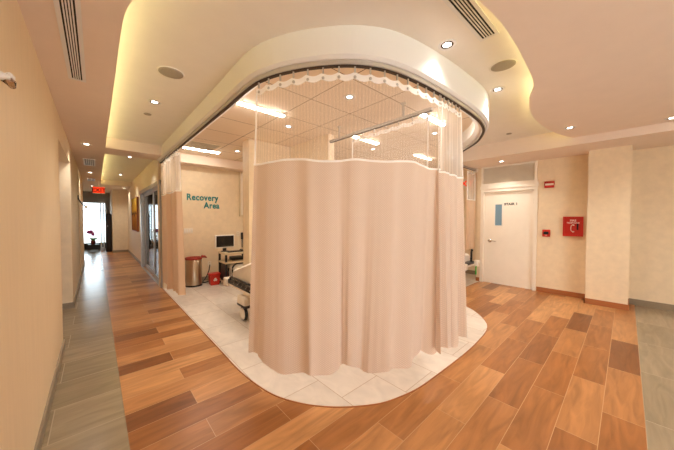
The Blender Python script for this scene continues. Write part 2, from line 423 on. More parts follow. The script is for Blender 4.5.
struct('ceiling_soffit_wavy', prism(bmesh.new(), wavy + [(5.56, -3.99), (.36, -3.99)], ZB, ZB+.03), 'soffit', 'large low soffit with a wavy front edge, right of the room', 'ceiling')
bm = bmesh.new(); bx(bm, 5.55, 6.5, -3.99, 2.40, ZS, 2.88); bx(bm, 6.5, 7.2, 2.33, 2.40, ZS, 2.88); bx(bm, 6.5, 6.68, -3.99, -.04, ZS, 2.88)
struct('ceiling_soffit_door_wall', bm, 'soffit', 'flat soffit above the stair door', 'ceiling')
bm = bmesh.new(); bx(bm, .98, 7.2, 6.15, 6.49, 2.585, 2.77)
struct('ceiling_soffit_back', bm, 'soffit', 'small soffit along the recovery bay back wall', 'ceiling')
cut = A.nearest(5.5, 2.36)
bulk = [p for p, l in zip(ring, A.l) if l < cut]
struct('trim_2', sweep(bmesh.new(), bulk, [(.055, 2.585), (.055, zr), (-.10, zr), (-.10, 2.60), (-.05, 2.565), (.035, 2.565)]), 'fascia', 'curved white bulkhead band around the recovery bay ceiling', 'trim')

# cove strips (lamps lying on the soffit behind its lip)
t = tag(obj('cove_light_strip', sweep(bmesh.new(), offset(ledge, .09), [(0, ZS+.036), (.03, ZS+.036), (.03, ZS+.05), (0, ZS+.05)]), 'cove'), 'yellowish cove light strip hidden behind the corridor soffit edge', 'light')
t = tag(obj('cove_light_strip', box(.02, .05, 6.45, 12.35, ZS+.036, ZS+.05), 'cove'), 'yellowish cove light strip of the second corridor coffer, beyond the cross beam', 'light')
t = tag(obj('cove_light_strip', sweep(bmesh.new(), offset(wavy, .10), [(0, ZB+.031), (.03, ZB+.031), (.03, ZB+.042), (0, ZB+.042)]), 'cove'), 'yellowish cove light strip hidden behind the wavy soffit edge', 'light')

# ------------------------------------------------------------------ curtain tracks and curtains
def track_mesh(path):
    return sweep(bmesh.new(), path, [(.022, 2.535), (.022, 2.565), (-.022, 2.565), (-.022, 2.535)]), sweep(bmesh.new(), path, [(.012, 2.528), (.012, 2.5355), (-.016, 2.5355), (-.016, 2.528)])
t = thing('curtain_track', 'curved ceiling curtain track under the white bulkhead of the recovery bay', 'curtain track')
a, b = track_mesh(bulk); obj('rail', a, 'track', t); obj('slot', b, 'tdark', t)

def sheet(path_arc, s0, s1, z0, z1, n, nz, disp, u_off=0):
    """grid between two heights (callables of fraction) along a path; disp(f, s, z) = outward displacement"""
    bm = bmesh.new(); uv = bm.loops.layers.uv.new('UVMap'); G = []
    for i in range(n+1):
        f = i/n; col = []
        for j in range(nz+1):
            zz0 = z0(f) if callable(z0) else z0; zz1 = z1(f) if callable(z1) else z1
            z = zz0 + (zz1-zz0)*j/nz
            s = s0 + (s1-s0)*f
            d, ds = disp(f, s, z)
            p, nn, tt = path_arc.at(s)
            col.append((bm.verts.new((p[0]+nn[0]*d+tt[0]*ds, p[1]+nn[1]*d+tt[1]*ds, z)), (u_off+s, z)))
        G.append(col)
    for i in range(n):
        for j in range(nz):
            q = (G[i][j], G[i+1][j], G[i+1][j+1], G[i][j+1])
            fc = bm.faces.new([v for v, _ in q]); fc.smooth = True
            for lp, (_, c) in zip(fc.loops, q): lp[uv].uv = c
    return bm

def hooks(parent, arc, s0, s1, pitch, ztop=2.53, zb=2.455):
    n = max(1, round((s1-s0)/pitch))
    for i in range(n+1):
        p, nn, tt = arc.at(s0 + (s1-s0)*i/n)
        bm = bmesh.new()
        bx(bm, -.005, .005, -.005, .005, zb+.03, ztop)
        lathe(bm, [(.003, -.004), (.011, -.004), (.011, .004), (.003, .004)], 10, axis='Y')
        for v in bm.verts:
            if v.co.z < .1: v.co.z += zb
        o = obj('hook', bm, 'track', parent, (p[0], p[1], 0)); o.rotation_euler = (0, 0, math.atan2(tt[1], tt[0]))

def curtain(name, label, arc, s0, s1, zseam, zhem, foldw, amp, mats, hookp=.118, ztop=2.49, base=None, group=None, seed=0, nseg=None, flare0=0, flare1=0, ampt=.3):
    rng = random.Random(seed)
    t = thing(name, label, 'curtain', (0, 0, 0), 0, group)
    L = s1-s0; ph = [rng.uniform(0, 6.28) for _ in range(5)]
    def fold(s):
        x = s/foldw*2*PI
        return .6*math.sin(x+ph[0]+.8*math.sin(x*.31+ph[1])) + .3*math.sin(x*1.7+ph[2]) + .25*math.sin(x*.47+ph[3])
    zs0 = zseam(.5) if callable(zseam) else zseam; zh0 = zhem(.5) if callable(zhem) else zhem
    def disp(f, s, z):
        k = min(max((ztop-z)/(ztop-zh0), 0), 1.1)
        a = amp*(ampt+(1-ampt)*k)
        d = fold(s)*a + (base(f)*k if base else 0)
        ds = (-flare0*k*max(0, 1-f*5) + flare1*k*max(0, 1-(1-f)*5))
        ds += .35*a*math.cos(s/foldw*2*PI*1.3+ph[4])
        return d, ds
    n = nseg or int(L/.012)
    hk = max(1, round(L/hookp))
    def top(f): return ztop - .018*abs(math.sin(PI*f*hk))
    obj('fabric_panel', sheet(arc, s0, s1, zhem, zseam, n, 26, disp), mats[0], t, recalc=False)
    obj('net_panel', sheet(arc, s0, s1, zseam, lambda f: top(f)-.04, n, 8, disp), mats[1], t, recalc=False)
    obj('heading', sheet(arc, s0, s1, lambda f: top(f)-.045, top, n, 1, disp), 'heading', t, recalc=False)
    def off(f, s, z):
        d, ds = disp(f, s, z); return d+.006, ds
    obj('seam_tape', sheet(arc, s0, s1, lambda f: (zseam(f) if callable(zseam) else zseam)-.006, lambda f: (zseam(f) if callable(zseam) else zseam)+.010, n, 1, off), 'heading', t, recalc=False)
    for q, s in ((0, s0), (1, s1)):
        obj('edge_tape', sheet(arc, s + (0 if q == 0 else -.02), s + (.02 if q == 0 else 0), zseam, lambda f: ztop-.04, 1, 8, lambda f, ss, z: (disp(q, ss, z)[0]+.003, disp(q, ss, z)[1])), 'heading', t, recalc=False)
    hooks(t, arc, s0+.03, s1-.03, hookp, ztop+.04, ztop-.035)
    return t

sA = A.nearest(.975, 2.05); sB = A.nearest(2.30, 1.12); sC = A.nearest(2.20, 1.125); sD = A.nearest(2.64, 1.115)
fA = lambda p: (A.nearest(*p)-sA)/(sB-sA)
fdip = fA((1.38, 1.33))
def base_main(f): return -.05 - .13*math.exp(-((f-fdip)/.16)**2)
curtain('privacy_curtain', 'large pink beige hospital curtain with white net top drawn around the rounded corner', A, sA, sB,
        lambda f: 1.878 + .010*math.sin(f*9+1) - .008*math.sin(f*23), lambda f: .235+.025*math.sin(f*14+2)+.02*math.sin(f*31), .30, .040, ('fabric', 'net'), base=base_main, seed=3, flare0=.20, ampt=.12)
curtain('privacy_curtain', 'narrow bunched pink beige curtain with white net top at right end of the large one', A, sC, sD,
        lambda f: 1.86-.02*f, lambda f: .27+.02*math.sin(f*8), .15, .055, ('fabric', 'net_dense'), hookp=.07, base=lambda f: .05, seed=5, ampt=.15)
sE = A.nearest(.97, 6.02); sF = A.nearest(.97, 4.78)
curtain('privacy_curtain', 'curtain toned tan for its lighting, with white net top, gathered beside the sliding glass door', A, sE, sF,
        lambda f: 1.87, lambda f: .19+.015*math.sin(f*9), .27, .075, ('fabric_lit_tan', 'net_dense'), hookp=.13, seed=8, flare1=.0, ampt=.7, base=lambda f: -.04*f)
# right end track on the wall corner and its gathered curtain
tail = [p for p, l in zip(ring, A.l) if l > cut-.05]
t = thing('curtain_track', 'straight curtain track ending in a round cap beside the stair door', 'curtain track')
a, b = track_mesh(tail); obj('rail', a, 'track', t); obj('slot', b, 'tdark', t)
obj('end_cap', lathe(bmesh.new(), [(.0, -.03), (.045, -.03), (.05, 0), (.04, .02), (0, .02)], 20, axis='X'), 'grey', t, (6.47, 2.36, 2.55))
sG = A.nearest(5.98, 2.36); sH = A.nearest(6.46, 2.36)
curtain('privacy_curtain', 'gathered tan curtain with net top hanging beside the stair door', A, sG, sH,
        lambda f: 1.86, lambda f: .76, .14, .035, ('fabric_lit_tan', 'net_dense'), hookp=.1, seed=12, ampt=.6)
# inner rail on ceiling posts
irail = [(2.62, 3.02), (2.62, 2.2), (2.62, 1.40)]; I = Arc(spline(irail, .05))
t = thing('curtain_track', 'straight curtain track hung on ceiling posts inside the recovery bay', 'curtain track')
a, b = track_mesh(I.p)
for q in (a, b):
    for v in q.verts: v.co.z += .045
obj('rail', a, 'track', t); obj('slot', b, 'tdark', t)
for y in (2.83, 1.75):
    obj('ceiling_post', lathe(bmesh.new(), [(.012, 2.6), (.012, 2.75), (.03, 2.755), (.03, 2.766)], 12, 2.62, y), 'track', t)
curtain('privacy_curtain', 'inner curtain with white heading seen through the net of the large curtain', I, .45, 1.6, 1.87, .3, .2, .03, ('fabric', 'net'), hookp=.17, ztop=2.54, seed=21)

# ------------------------------------------------------------------ lamps
WARM = (1.0, .94, .85)
LENSE = []
def downlight(x, y, z, label, group='recessed round ceiling downlights', watts=60, cone=125, name='ceiling_downlight'):
    t = thing(name, label, 'downlight', (x, y, z), 0, group)
    if not LENSE:
        a = lathe(bmesh.new(), [(.044, -.001), (.050, -.004), (.064, -.006), (.068, -.003), (.068, .0)], 32)
        b = lathe(bmesh.new(), [(.030, .0), (.031, -.002), (.046, -.004), (.046, 0)], 32)
        c = lathe(bmesh.new(), [(0, -.002), (.020, -.003), (.031, -.0018), (.031, 0)], 32)
        LENSE.extend([obj('trim_ring', a, 'fascia', t), obj('baffle', b, 'bronze', t), obj('lens', c, 'lens', t)])
    else:
        for o in LENSE:
            c = o.copy(); COL.objects.link(c); c.parent = t
    d = bpy.data.lights.new('downlight_bulb', 'SPOT'); d.energy = watts; d.color = WARM; d.spot_size = math.radians(cone); d.spot_blend = 1; d.shadow_soft_size = .09
    o = bpy.data.objects.new('downlight_bulb', d); COL.objects.link(o); o.parent = t; o.location = (0, 0, -.03)
    return t
W = 22
downlight(.52, 3.68, zr(.52)-.001, 'round downlight in the raised ceiling left of the curtain', watts=W)
downlight(2.06, .98, zr(2.06)-.001, 'round downlight in the raised ceiling above the front of the curtain', watts=W*.7)
downlight(3.28, .985, zr(3.28)-.001, 'round downlight in the raised ceiling at the right end of the bulkhead', watts=W)
downlight(4.90, .56, ZB, 'round downlight in the tip of the wavy soffit', watts=W)
downlight(5.36, -.36, ZB, 'round downlight near the right edge, by the door wall soffit', watts=W)
downlight(6.07, 1.73, ZS, 'round downlight in the soffit right above the stair door', watts=W*1.0)
for y, l in ((5.76, 'nearest downlight in the low corridor soffit'), (9.31, 'second downlight in the low corridor soffit, between the two small vents'), (13.27, 'farthest downlight in the low corridor soffit, by the exit sign')):
    downlight(-.09, y, ZS, l, watts=W*1.0)
downlight(.57, 7.36, 2.774, 'near downlight in the second corridor coffer', watts=W*1.0)
downlight(.59, 10.66, 2.774, 'far downlight in the second corridor coffer', watts=W*1.0)
downlight(.85, 13.4, ZS, 'downlight in front of the corridor end wall', watts=W*1.0)
for x, y, l in ((2.06, 2.06, 'large looking downlight in the tiles seen through the curtain net'), (2.07, 3.31, 'downlight in the tiles behind the net, near the dividing wall'),
                (2.09, 5.22, 'downlight in the tiles above the computer cart'), (3.9, 2.03, 'downlight in the tiles behind the right bunched net'), (3.94, 3.3, 'far downlight in the tiles right of the inner track')):
    downlight(x, y, 2.765, l, watts=W)
# unseen downlights added around and behind the camera as fill light
for x, y in ((1.2, -1.0), (3.2, -1.0), (5.2, -2.2), (1.2, -2.8), (3.2, -2.8)):
    downlight(x, y, ZB, 'unseen round fill downlight added in the wavy soffit behind the viewpoint', watts=W*1.3)
downlight(.05, .4, ZS, 'unseen round fill downlight added in the corridor soffit behind the viewpoint', watts=W*1.0)

def strip(x0, x1, y, label):
    t = thing('linear_lamp', label, 'lamp', ((x0+x1)/2, y, 2.765), 0, 'linear lamps in the recovery bay ceiling')
    h = (x1-x0)/2
    obj('lamp_housing', box(-h-.01, h+.01, -.045, .045, -.008, 0), 'white', t)
    obj('diffuser', bevelled(-h, h, -.027, .027, -.022, -.006, .006, 2), 'tube', t)
strip(1.19, 1.80, 3.0, 'linear ceiling lamp beside the left edge of the curtain net')
strip(1.22, 1.86, 5.58, 'linear ceiling lamp next to the square grille')
strip(3.08, 3.68, 2.98, 'linear ceiling lamp behind the net below the inner track')
strip(3.02, 3.62, 1.76, 'linear ceiling lamp behind the bunched net above the inner track')
strip(4.87, 5.5, 2.97, 'farthest linear ceiling lamp, right, seen low through the net')

# ------------------------------------------------------------------ ceiling devices
def slot_vent(label, loc, rotz, L, w, n, group, frame='fascia', m2='dark'):
    t = thing('slot_vent', label, 'vent', loc, rotz, group)
    bm = bmesh.new(); b = .022
    bx(bm, 0, L, -w/2-b, -w/2, -.008, 0); bx(bm, 0, L, w/2, w/2+b, -.008, 0); bx(bm, 0, b, -w/2, w/2, -.008, 0); bx(bm, L-b, L, -w/2, w/2, -.008, 0)
    obj('frame', bm, frame, t); obj('slot_backing', box(.01, L-.01, -w/2, w/2, -.003, 0), m2, t)
    for i in range(1, n):
        y = -w/2 + w*i/n
        obj('blade', box(b, L-b, y-.0035, y+.0035, -.007, -.002), frame, t)
    return t
slot_vent('long slot vent in the low corridor soffit at upper left', (-.095, 1.2, ZS), PI/2, 1.92, .062, 5, 'long ceiling slot vents', 'fascia')
slot_vent('long slot vent in the raised ceiling above the curtain at top', (1.0, .725, zr(1.0)-.001), 0, 1.22, .085, 5, 'long ceiling slot vents')
bpy.data.objects['slot_vent.001'].rotation_euler = (0, -math.atan((zr(2.2)-zr(1.2))/1.0), 0)
bpy.data.objects['slot_vent.001'].location = (1.0, .725, zr(1.2)-.01)
slot_vent('small louvred vent in the corridor soffit, nearer of two', (-.08, 7.15, ZS), PI/2, .9, .14, 5, 'small corridor ceiling vents', 'white', 'header')
slot_vent('small louvred vent in the corridor soffit near the exit sign', (-.08, 10.6, ZS), PI/2, .8, .14, 4, 'small corridor ceiling vents', 'white', 'header')
t = slot_vent('square louvred grille in the recovery bay ceiling tiles', (1.22, 5.28, 2.765), 0, .5, .46, 9, None, 'cream', 'grille')
del_keys = [k for k in ('group',) if k in t.keys()]
for k in del_keys: del t[k]
def speaker(x, y, label, r=.098):
    t = thing('ceiling_speaker', label, 'speaker', (x, y, zr(x)-.002), 0, 'round grey ceiling speakers')
    obj('bezel', lathe(bmesh.new(), [(r, 0), (r*1.12, -.002), (r*1.12, .002), (r, .002)], 40), 'ceil', t)
    obj('grille', lathe(bmesh.new(), [(0, -.006), (r*.8, -.006), (r, -.003), (r, .002)], 40), 'grille', t)
    if x > 1.2: t.rotation_euler = (0, -.045, 0)
speaker(.53, 2.84, 'round grey speaker in the raised ceiling at left, above the corridor')
speaker(2.77, .79, 'round grey speaker in the raised ceiling near the wavy soffit')
for x, y, l in ((.51, 4.15, 'small flat sprinkler cover beyond the left downlight'), (5.1, 1.35, 'small flat sprinkler cover near the door wall soffit')):
    t = tag(obj('sprinkler_cover', lathe(bmesh.new(), [(0, -.012), (.036, -.012), (.042, -.006), (.03, 0)], 24), 'grille'), l, 'sprinkler', 'flat round sprinkler covers')
    t.location = (x, y, zr(x)-.001)

# ------------------------------------------------------------------ stair door wall
d = struct('door_1', box(WR+.045, WR+.09, 1.262, 2.188, .001, 2.034), 'door', 'white stair door with narrow blue window and lever handle', 'door')
bm = bmesh.new()
for (y0, y1, z0, z1) in ((1.20, 1.262, 0, 2.035), (2.188, 2.25, 0, 2.035), (1.20, 2.25, 2.035, 2.10)): bx(bm, WR-.015, WR+.11, y0, y1, z0, z1)
obj('frame', bm, 'door', d)
bm = bmesh.new(); bx(bm, WR-.034, WR, 1.19, 2.26, 2.10, 2.16); bx(bm, WR-.016, WR, 1.195, 2.255, 2.16, 2.185)
obj('head_casing', bm, 'door', d)
bm = bmesh.new()
for (y0, y1, z0, z1) in ((1.815, 1.985, 1.755, 1.775), (1.815, 1.985, 1.275, 1.295), (1.815, 1.835, 1.295, 1.755), (1.965, 1.985, 1.295, 1.755)): bx(bm, WR+.035, WR+.046, y0, y1, z0, z1)
obj('window_frame', bm, 'white', d); obj('window_pane', box(WR+.041, WR+.0455, 1.835, 1.965, 1.295, 1.755), 'bluegl', d)
h = obj('handle', lathe(bmesh.new(), [(0, -.055), (.015, -.055), (.015, -.014), (.04, -.012), (.042, 0), (0, 0)], 24, axis='X'), 'chrome', d, (WR+.045, 2.065, .95))
obj('lever', tube(bmesh.new(), [(-.05, 0, 0), (-.055, -.03, 0), (-.055, -.085, -.002), (-.05, -.14, -.004)], [.014, .013, .011, .009]), 'chrome', h)
obj('hinge', box(WR+.03, WR+.047, 1.255, 1.272, 1.75, 1.86), 'alu', d); obj('hinge', box(WR+.03, WR+.047, 1.255, 1.272, .2, .31), 'alu', d)
text('lettering', 'STAIR 1', .066, 'ink', d, (WR+.0455, 1.795, 1.735), FACE_L, .001, .004, space=1.12)
t = struct('trim_3', box(WR+.03, WR+.05, 1.255, 2.205, 2.22, 2.585), 'grey', 'grey louvred transom panel above the stair door', 'trim')
bm = bmesh.new()
for (y0, y1, z0, z1) in ((1.215, 1.26, 2.185, 2.60), (2.20, 2.245, 2.185, 2.60), (1.26, 2.20, 2.185, 2.225), (1.26, 2.20, 2.57, 2.60)): bx(bm, WR-.015, WR+.06, y0, y1, z0, z1)
obj('frame', bm, 'door', t)
bm = bmesh.new()
for i in range(16):
    z = 2.235 + i*.0215
    v = bx(bm, WR+.014, WR+.034, 1.26, 2.20, z, z+.008)
obj('louvre', bm, 'grey', t)

t = thing('fire_telephone_cabinet', 'red square fire telephone cabinet with handset emblem on the wall beside the pilaster', 'cabinet', (WR, .66, 1.305))
obj('cabinet_body', box(-.05, 0, -.135, .135, -.175, .175), 'red', t)
bm = bmesh.new()
for (y0, y1, z0, z1) in ((-.14, .14, .158, .18), (-.14, .14, -.18, -.158), (-.14, -.122, -.158, .158), (.122, .14, -.158, .158)): bx(bm, -.062, -.045, y0, y1, z0, z1)
obj('door_frame', bm, 'red', t)
obj('pull_slot', box(-.056, -.049, -.075, -.052, -.06, .05), 'dark', t)
text('lettering', 'FIRE', .048, 'wlet', t, (-.0515, 0, .092), FACE_L, .0008, .0012, 'CENTER')
text('lettering', 'TELEPHONE', .033, 'wlet', t, (-.0515, .0, .055), FACE_L, .0008, .0008, 'CENTER')
bm = bmesh.new()
tube(bm, [(-.052, .0, .03), (-.052, .022, .02), (-.052, .03, -.03), (-.052, .026, -.075), (-.052, .0, -.10)], .006, 6)
tube(bm, [(-.052, .008, .032), (-.052, -.018, .02)], .011, 6); tube(bm, [(-.052, .006, -.102), (-.052, -.018, -.092)], .011, 6)
obj('handset_emblem', bm, 'wlet', t)

t = thing('fire_strobe', 'small red strobe alarm high on the wall right of the stair door', 'alarm', (WR, 1.02, 2.105))
obj('body', bevelled(-.045, 0, -.075, .075, -.062, .062, .008), 'red', t)
obj('strobe_lens', bevelled(-.062, -.04, -.07, .06, -.018, .02, .008), 'plate', t)
t = thing('fire_pull_station', 'small red and white pull station at hand height right of the stair door', 'alarm', (WR, 1.05, 1.165))
obj('body', bevelled(-.04, 0, -.06, .06, -.068, .068, .006), 'red', t)
obj('face_plate', box(-.043, -.038, -.05, .05, -.052, .045), 'redp', t)
obj('pull_handle', bevelled(-.056, -.04, -.038, .038, -.022, .03, .005), 'ink', t)
text('lettering', 'FIRE', .02, 'wlet', t, (-.0435, 0, -.046), FACE_L, .0006, .0004, 'CENTER')

def exit_sign(label, loc, rot, w, hgt, lit='exit', face='plate'):
    t = thing('exit_sign', label, 'sign', loc); t.rotation_euler = (0, 0, rot)
    obj('housing', bevelled(-w/2, w/2, -.02, .02, -hgt/2, hgt/2, .006), face, t)
    return t
t = exit_sign('lit red exit sign hanging in the corridor', (.085, 11.3, 2.31), 0, .30, .215)
obj('lit_face', box(-.14, .14, -.024, -.0195, -.09, .095), 'exit', t)
text('lettering', 'EXIT', .165, 'exitdark', t, (0, -.0245, -.056), FACE_C, .002, .003, 'CENTER')
obj('hanger', box(-.01, .01, -.01, .01, .1, .463), 'white', t)
t = exit_sign('lit exit sign behind the net curtain beside the stair door', (7.17, 2.86, 2.36), -PI/2, .36, .24)
text('lettering', 'EXIT', .19, 'exit', t, (0, -.021, -.068), FACE_C, .002, .005, 'CENTER')

# ------------------------------------------------------------------ recovery bay furniture
t = thing('wall_lettering', 'teal raised Recovery Area lettering on the recovery bay back wall', 'sign', (1.47, 6.5, 1.80))
o = text('word', 'Recovery', .23, 'teal', t, (0, -.007, .04), FACE_C, .004, .0058, space=1.1)
sx = .66/max(o.dimensions.x, .01); o.scale = (sx, sx*1.22, 1)
o = text('word', 'Area', .23, 'teal', t, (.69, -.007, -.135), FACE_C, .004, .0058, 'RIGHT', space=1.1)
o.scale = (sx, sx*1.22, 1)

def plate(name, label, x, z, n, w=.075, hgt=.115, cat='switch', outlet=False):
    t = thing(name, label, cat, (x, 6.5, z))
    obj('plate', bevelled(-w/2, w/2, -.008, 0, -hgt/2, hgt/2, .003), 'plate', t)
    for i in range(n):
        xx = -w/2 + w*(i+.5)/n
        if outlet:
            for zz in (-.025, .025): obj('socket', box(xx-.016, xx+.016, -.011, -.007, zz-.014, zz+.014), 'cream', t)
        else: obj('rocker', bevelled(xx-.014, xx+.014, -.013, -.006, -.033, .033, .003), 'white', t)
plate('wall_switch', 'white four gang wall switch plate left of the trash can', 1.50, 1.16, 4, .18, .12)
plate('wall_outlet', 'white wall outlet with plugged cable beside the computer cart', 1.93, .38, 1, cat='outlet', outlet=True)
plate('wall_outlet', 'white wall outlet above the computer cart, beside the divider', 2.60, 1.05, 1, cat='outlet', outlet=True)
t = thing('wall_cabinet', 'white framed panel on back wall, mostly behind the dividing wall', 'cabinet', (2.80, 6.5, 2.03))
obj('cabinet_body', bevelled(-.17, .17, -.06, 0, -.55, .54, .006), 'cream', t); obj('cabinet_door', bevelled(-.145, .145, -.075, -.05, -.52, .51, .006), 'plate', t)

t = thing('trash_can', 'stainless steel cylindrical trash can with red lid rim', 'trash can', (1.52, 6.18, .004))
obj('body', lathe(bmesh.new(), [(.0, .02), (.155, .02), (.158, .05), (.158, .56), (.15, .57)], 40), 'steel', t)
obj('base_ring', lathe(bmesh.new(), [(0, 0), (.162, 0), (.162, .025), (.158, .03)], 40), 'black', t)
obj('lid', lathe(bmesh.new(), [(.160, .56), (.164, .57), (.164, .60), (.15, .605), (.14, .58), (0, .58)], 40), 'lidred', t)
bm = bmesh.new(); tube(bm, [(.14, -.05, .615), (.2, -.08, .61), (.235, -.09, .58)], [.03, .026, .012], 8)
obj('bag_corner', bm, 'lidred', t)

t = thing('sharps_container', 'red sharps box with white emblem on the floor before the cart', 'container', (1.872, 5.99, .004), -.05)
bm = box(-.1, .1, -.09, .09, 0, .22)
for v in bm.verts:
    if v.co.z < .1: v.co.x *= .88; v.co.y *= .88
bmesh.ops.bevel(bm, geom=bm.edges[:], offset=.008, segments=2, affect='EDGES')
obj('body', bm, 'redp', t); obj('lid', bevelled(-.108, .108, -.098, .098, .215, .25, .008), 'red', t)
bm = bmesh.new()
for k in range(3): lathe(bm, [(.014, -.002), (.022, -.002), (.022, .0), (.014, 0)], 14, .018*math.cos(2*PI*k/3+PI/2), 0, axis='Y')
vs = list(bm.verts)
n_ = len(vs)//3
for k in range(3):
    for v in vs[k*n_:(k+1)*n_]: v.co.z += .018*math.sin(2*PI*k/3+PI/2)
o = obj('emblem', bm, 'wlet', t, (0, -.088, .12)); o.rotation_euler = (.06, 0, 0)

# computer cart
cx0, cx1, cy0, cy1 = 1.98, 2.56, 5.62, 6.08
t = thing('computer_cart', 'cream shelved computer cart with black legs against the back wall', 'cart', (0, 0, 0))
for x, y in ((cx0+.03, cy0+.04), (cx1-.03, cy0+.04), (cx0+.03, cy1-.03), (cx1-.03, cy1-.03)):
    obj('post', box(x-.018, x+.018, y-.018, y+.018, .07, .68 if y < 5.9 else .70), 'black', t)
    w = obj('caster', lathe(bmesh.new(), [(0, -.014), (.025, -.014), (.03, -.008), (.03, .008), (.025, .014), (0, .014)], 18, axis='X'), 'black', t, (x, y, .035))
for z, hh in ((.665, .04), (.475, .035), (.075, .035)):
    obj('shelf', bevelled(cx0, cx1, cy0, cy1, z, z+hh, .008), 'cream', t)
obj('side_panel', box(cx0+.005, cx0+.017, cy0+.06, cy1-.16, .11, .475), 'black', t)
t = thing('monitor', 'computer monitor with white bezel and dark screen on the cart', 'monitor', (2.10, 5.98, .705), .06)
obj('bezel', bevelled(-.215, .215, -.02, .03, .075, .365, .01), 'white', t)
obj('screen', box(-.19, .19, -.024, -.018, .105, .345), 'screen', t)
obj('stand', bevelled(-.035, .035, -.0, .04, .01, .12, .006), 'black', t); obj('foot', lathe(bmesh.new(), [(0, 0), (.085, 0), (.085, .008), (.03, .016), (0, .016)], 28), 'black', t)
t = thing('keyboard', 'black keyboard on the top shelf of the cart', 'keyboard', (2.28, 5.75, .705))
obj('case', bevelled(-.21, .21, -.065, .065, 0, .022, .005), 'black', t)
bm = bmesh.new()
for i in range(14):
    for j in range(4): bx(bm, -.195+i*.028, -.172+i*.028, -.05+j*.026, -.03+j*.026, .02, .027)
obj('keys', bm, 'screen', t)
t = thing('mouse', 'small dark mouse at the right of the keyboard', 'mouse', (2.44, 5.92, .705))
obj('shell', lathe(bmesh.new(), [(.035, 0), (.038, .012), (.026, .03), (0, .036)], 20), 'black', t); obj('wheel', box(-.004, .004, -.03, -.012, .026, .034), 'grey', t)
t = thing('desk_phone', 'dark boxy device on the middle shelf of the cart', 'device', (2.32, 5.88, .51))
bm = bevelled(-.13, .13, -.10, .10, 0, .05, .012)
for v in bm.verts:
    if v.co.z > .03 and v.co.y > 0: v.co.z += .03
obj('body', bm, 'black', t); obj('panel', box(-.09, .09, -.103, -.098, .01, .04), 'screen', t)
t = thing('portable_machine', 'white portable medical machine with arched black handle on lower shelf', 'machine', (2.30, 5.80, .11))
obj('case', bevelled(-.20, .21, -.15, .17, 0, .345, .06, 4), 'white', t)
bm = bmesh.new(); pts = [(-.17, -.165, .02)]
for i in range(9):
    a = PI - PI/2*i/8; pts.append((-.05+.12*math.cos(a), -.165, .235+.12*math.sin(a)))
pts.append((.16, -.165, .357)); tube(bm, pts, .016, 10)
obj('handle', bm, 'black', t); obj('side_grip', bevelled(-.225, -.185, -.13, .15, .0, .27, .015), 'chrome', t)
t = thing('wall_handset', 'black handset with coiled cable on the wall above the cart', 'handset', (2.70, 6.5, .98))
obj('cradle', bevelled(-.03, .03, -.05, 0, -.07, .1, .008), 'black', t)
bm = bmesh.new(); tube(bm, [(-.005+.012*math.cos(i*1.3), -.03+.012*math.sin(i*1.3), -.07-.2*i/50) for i in range(51)], .006, 6)
obj('cable', bm, 'black', t)
t = obj('power_cable', tube(bmesh.new(), [(1.93, 6.47, .36), (1.9, 6.43, .25), (1.84, 6.40, .12), (1.76, 6.36, .03), (1.70, 6.30, .014), (1.78, 6.28, .014), (1.88, 6.3, .03), (1.96, 6.25, .1), (2.0, 6.14, .2)], .011, 8), 'black')
tag(t, 'black power cable drooping from the outlet to the floor by the sharps box', 'cable')

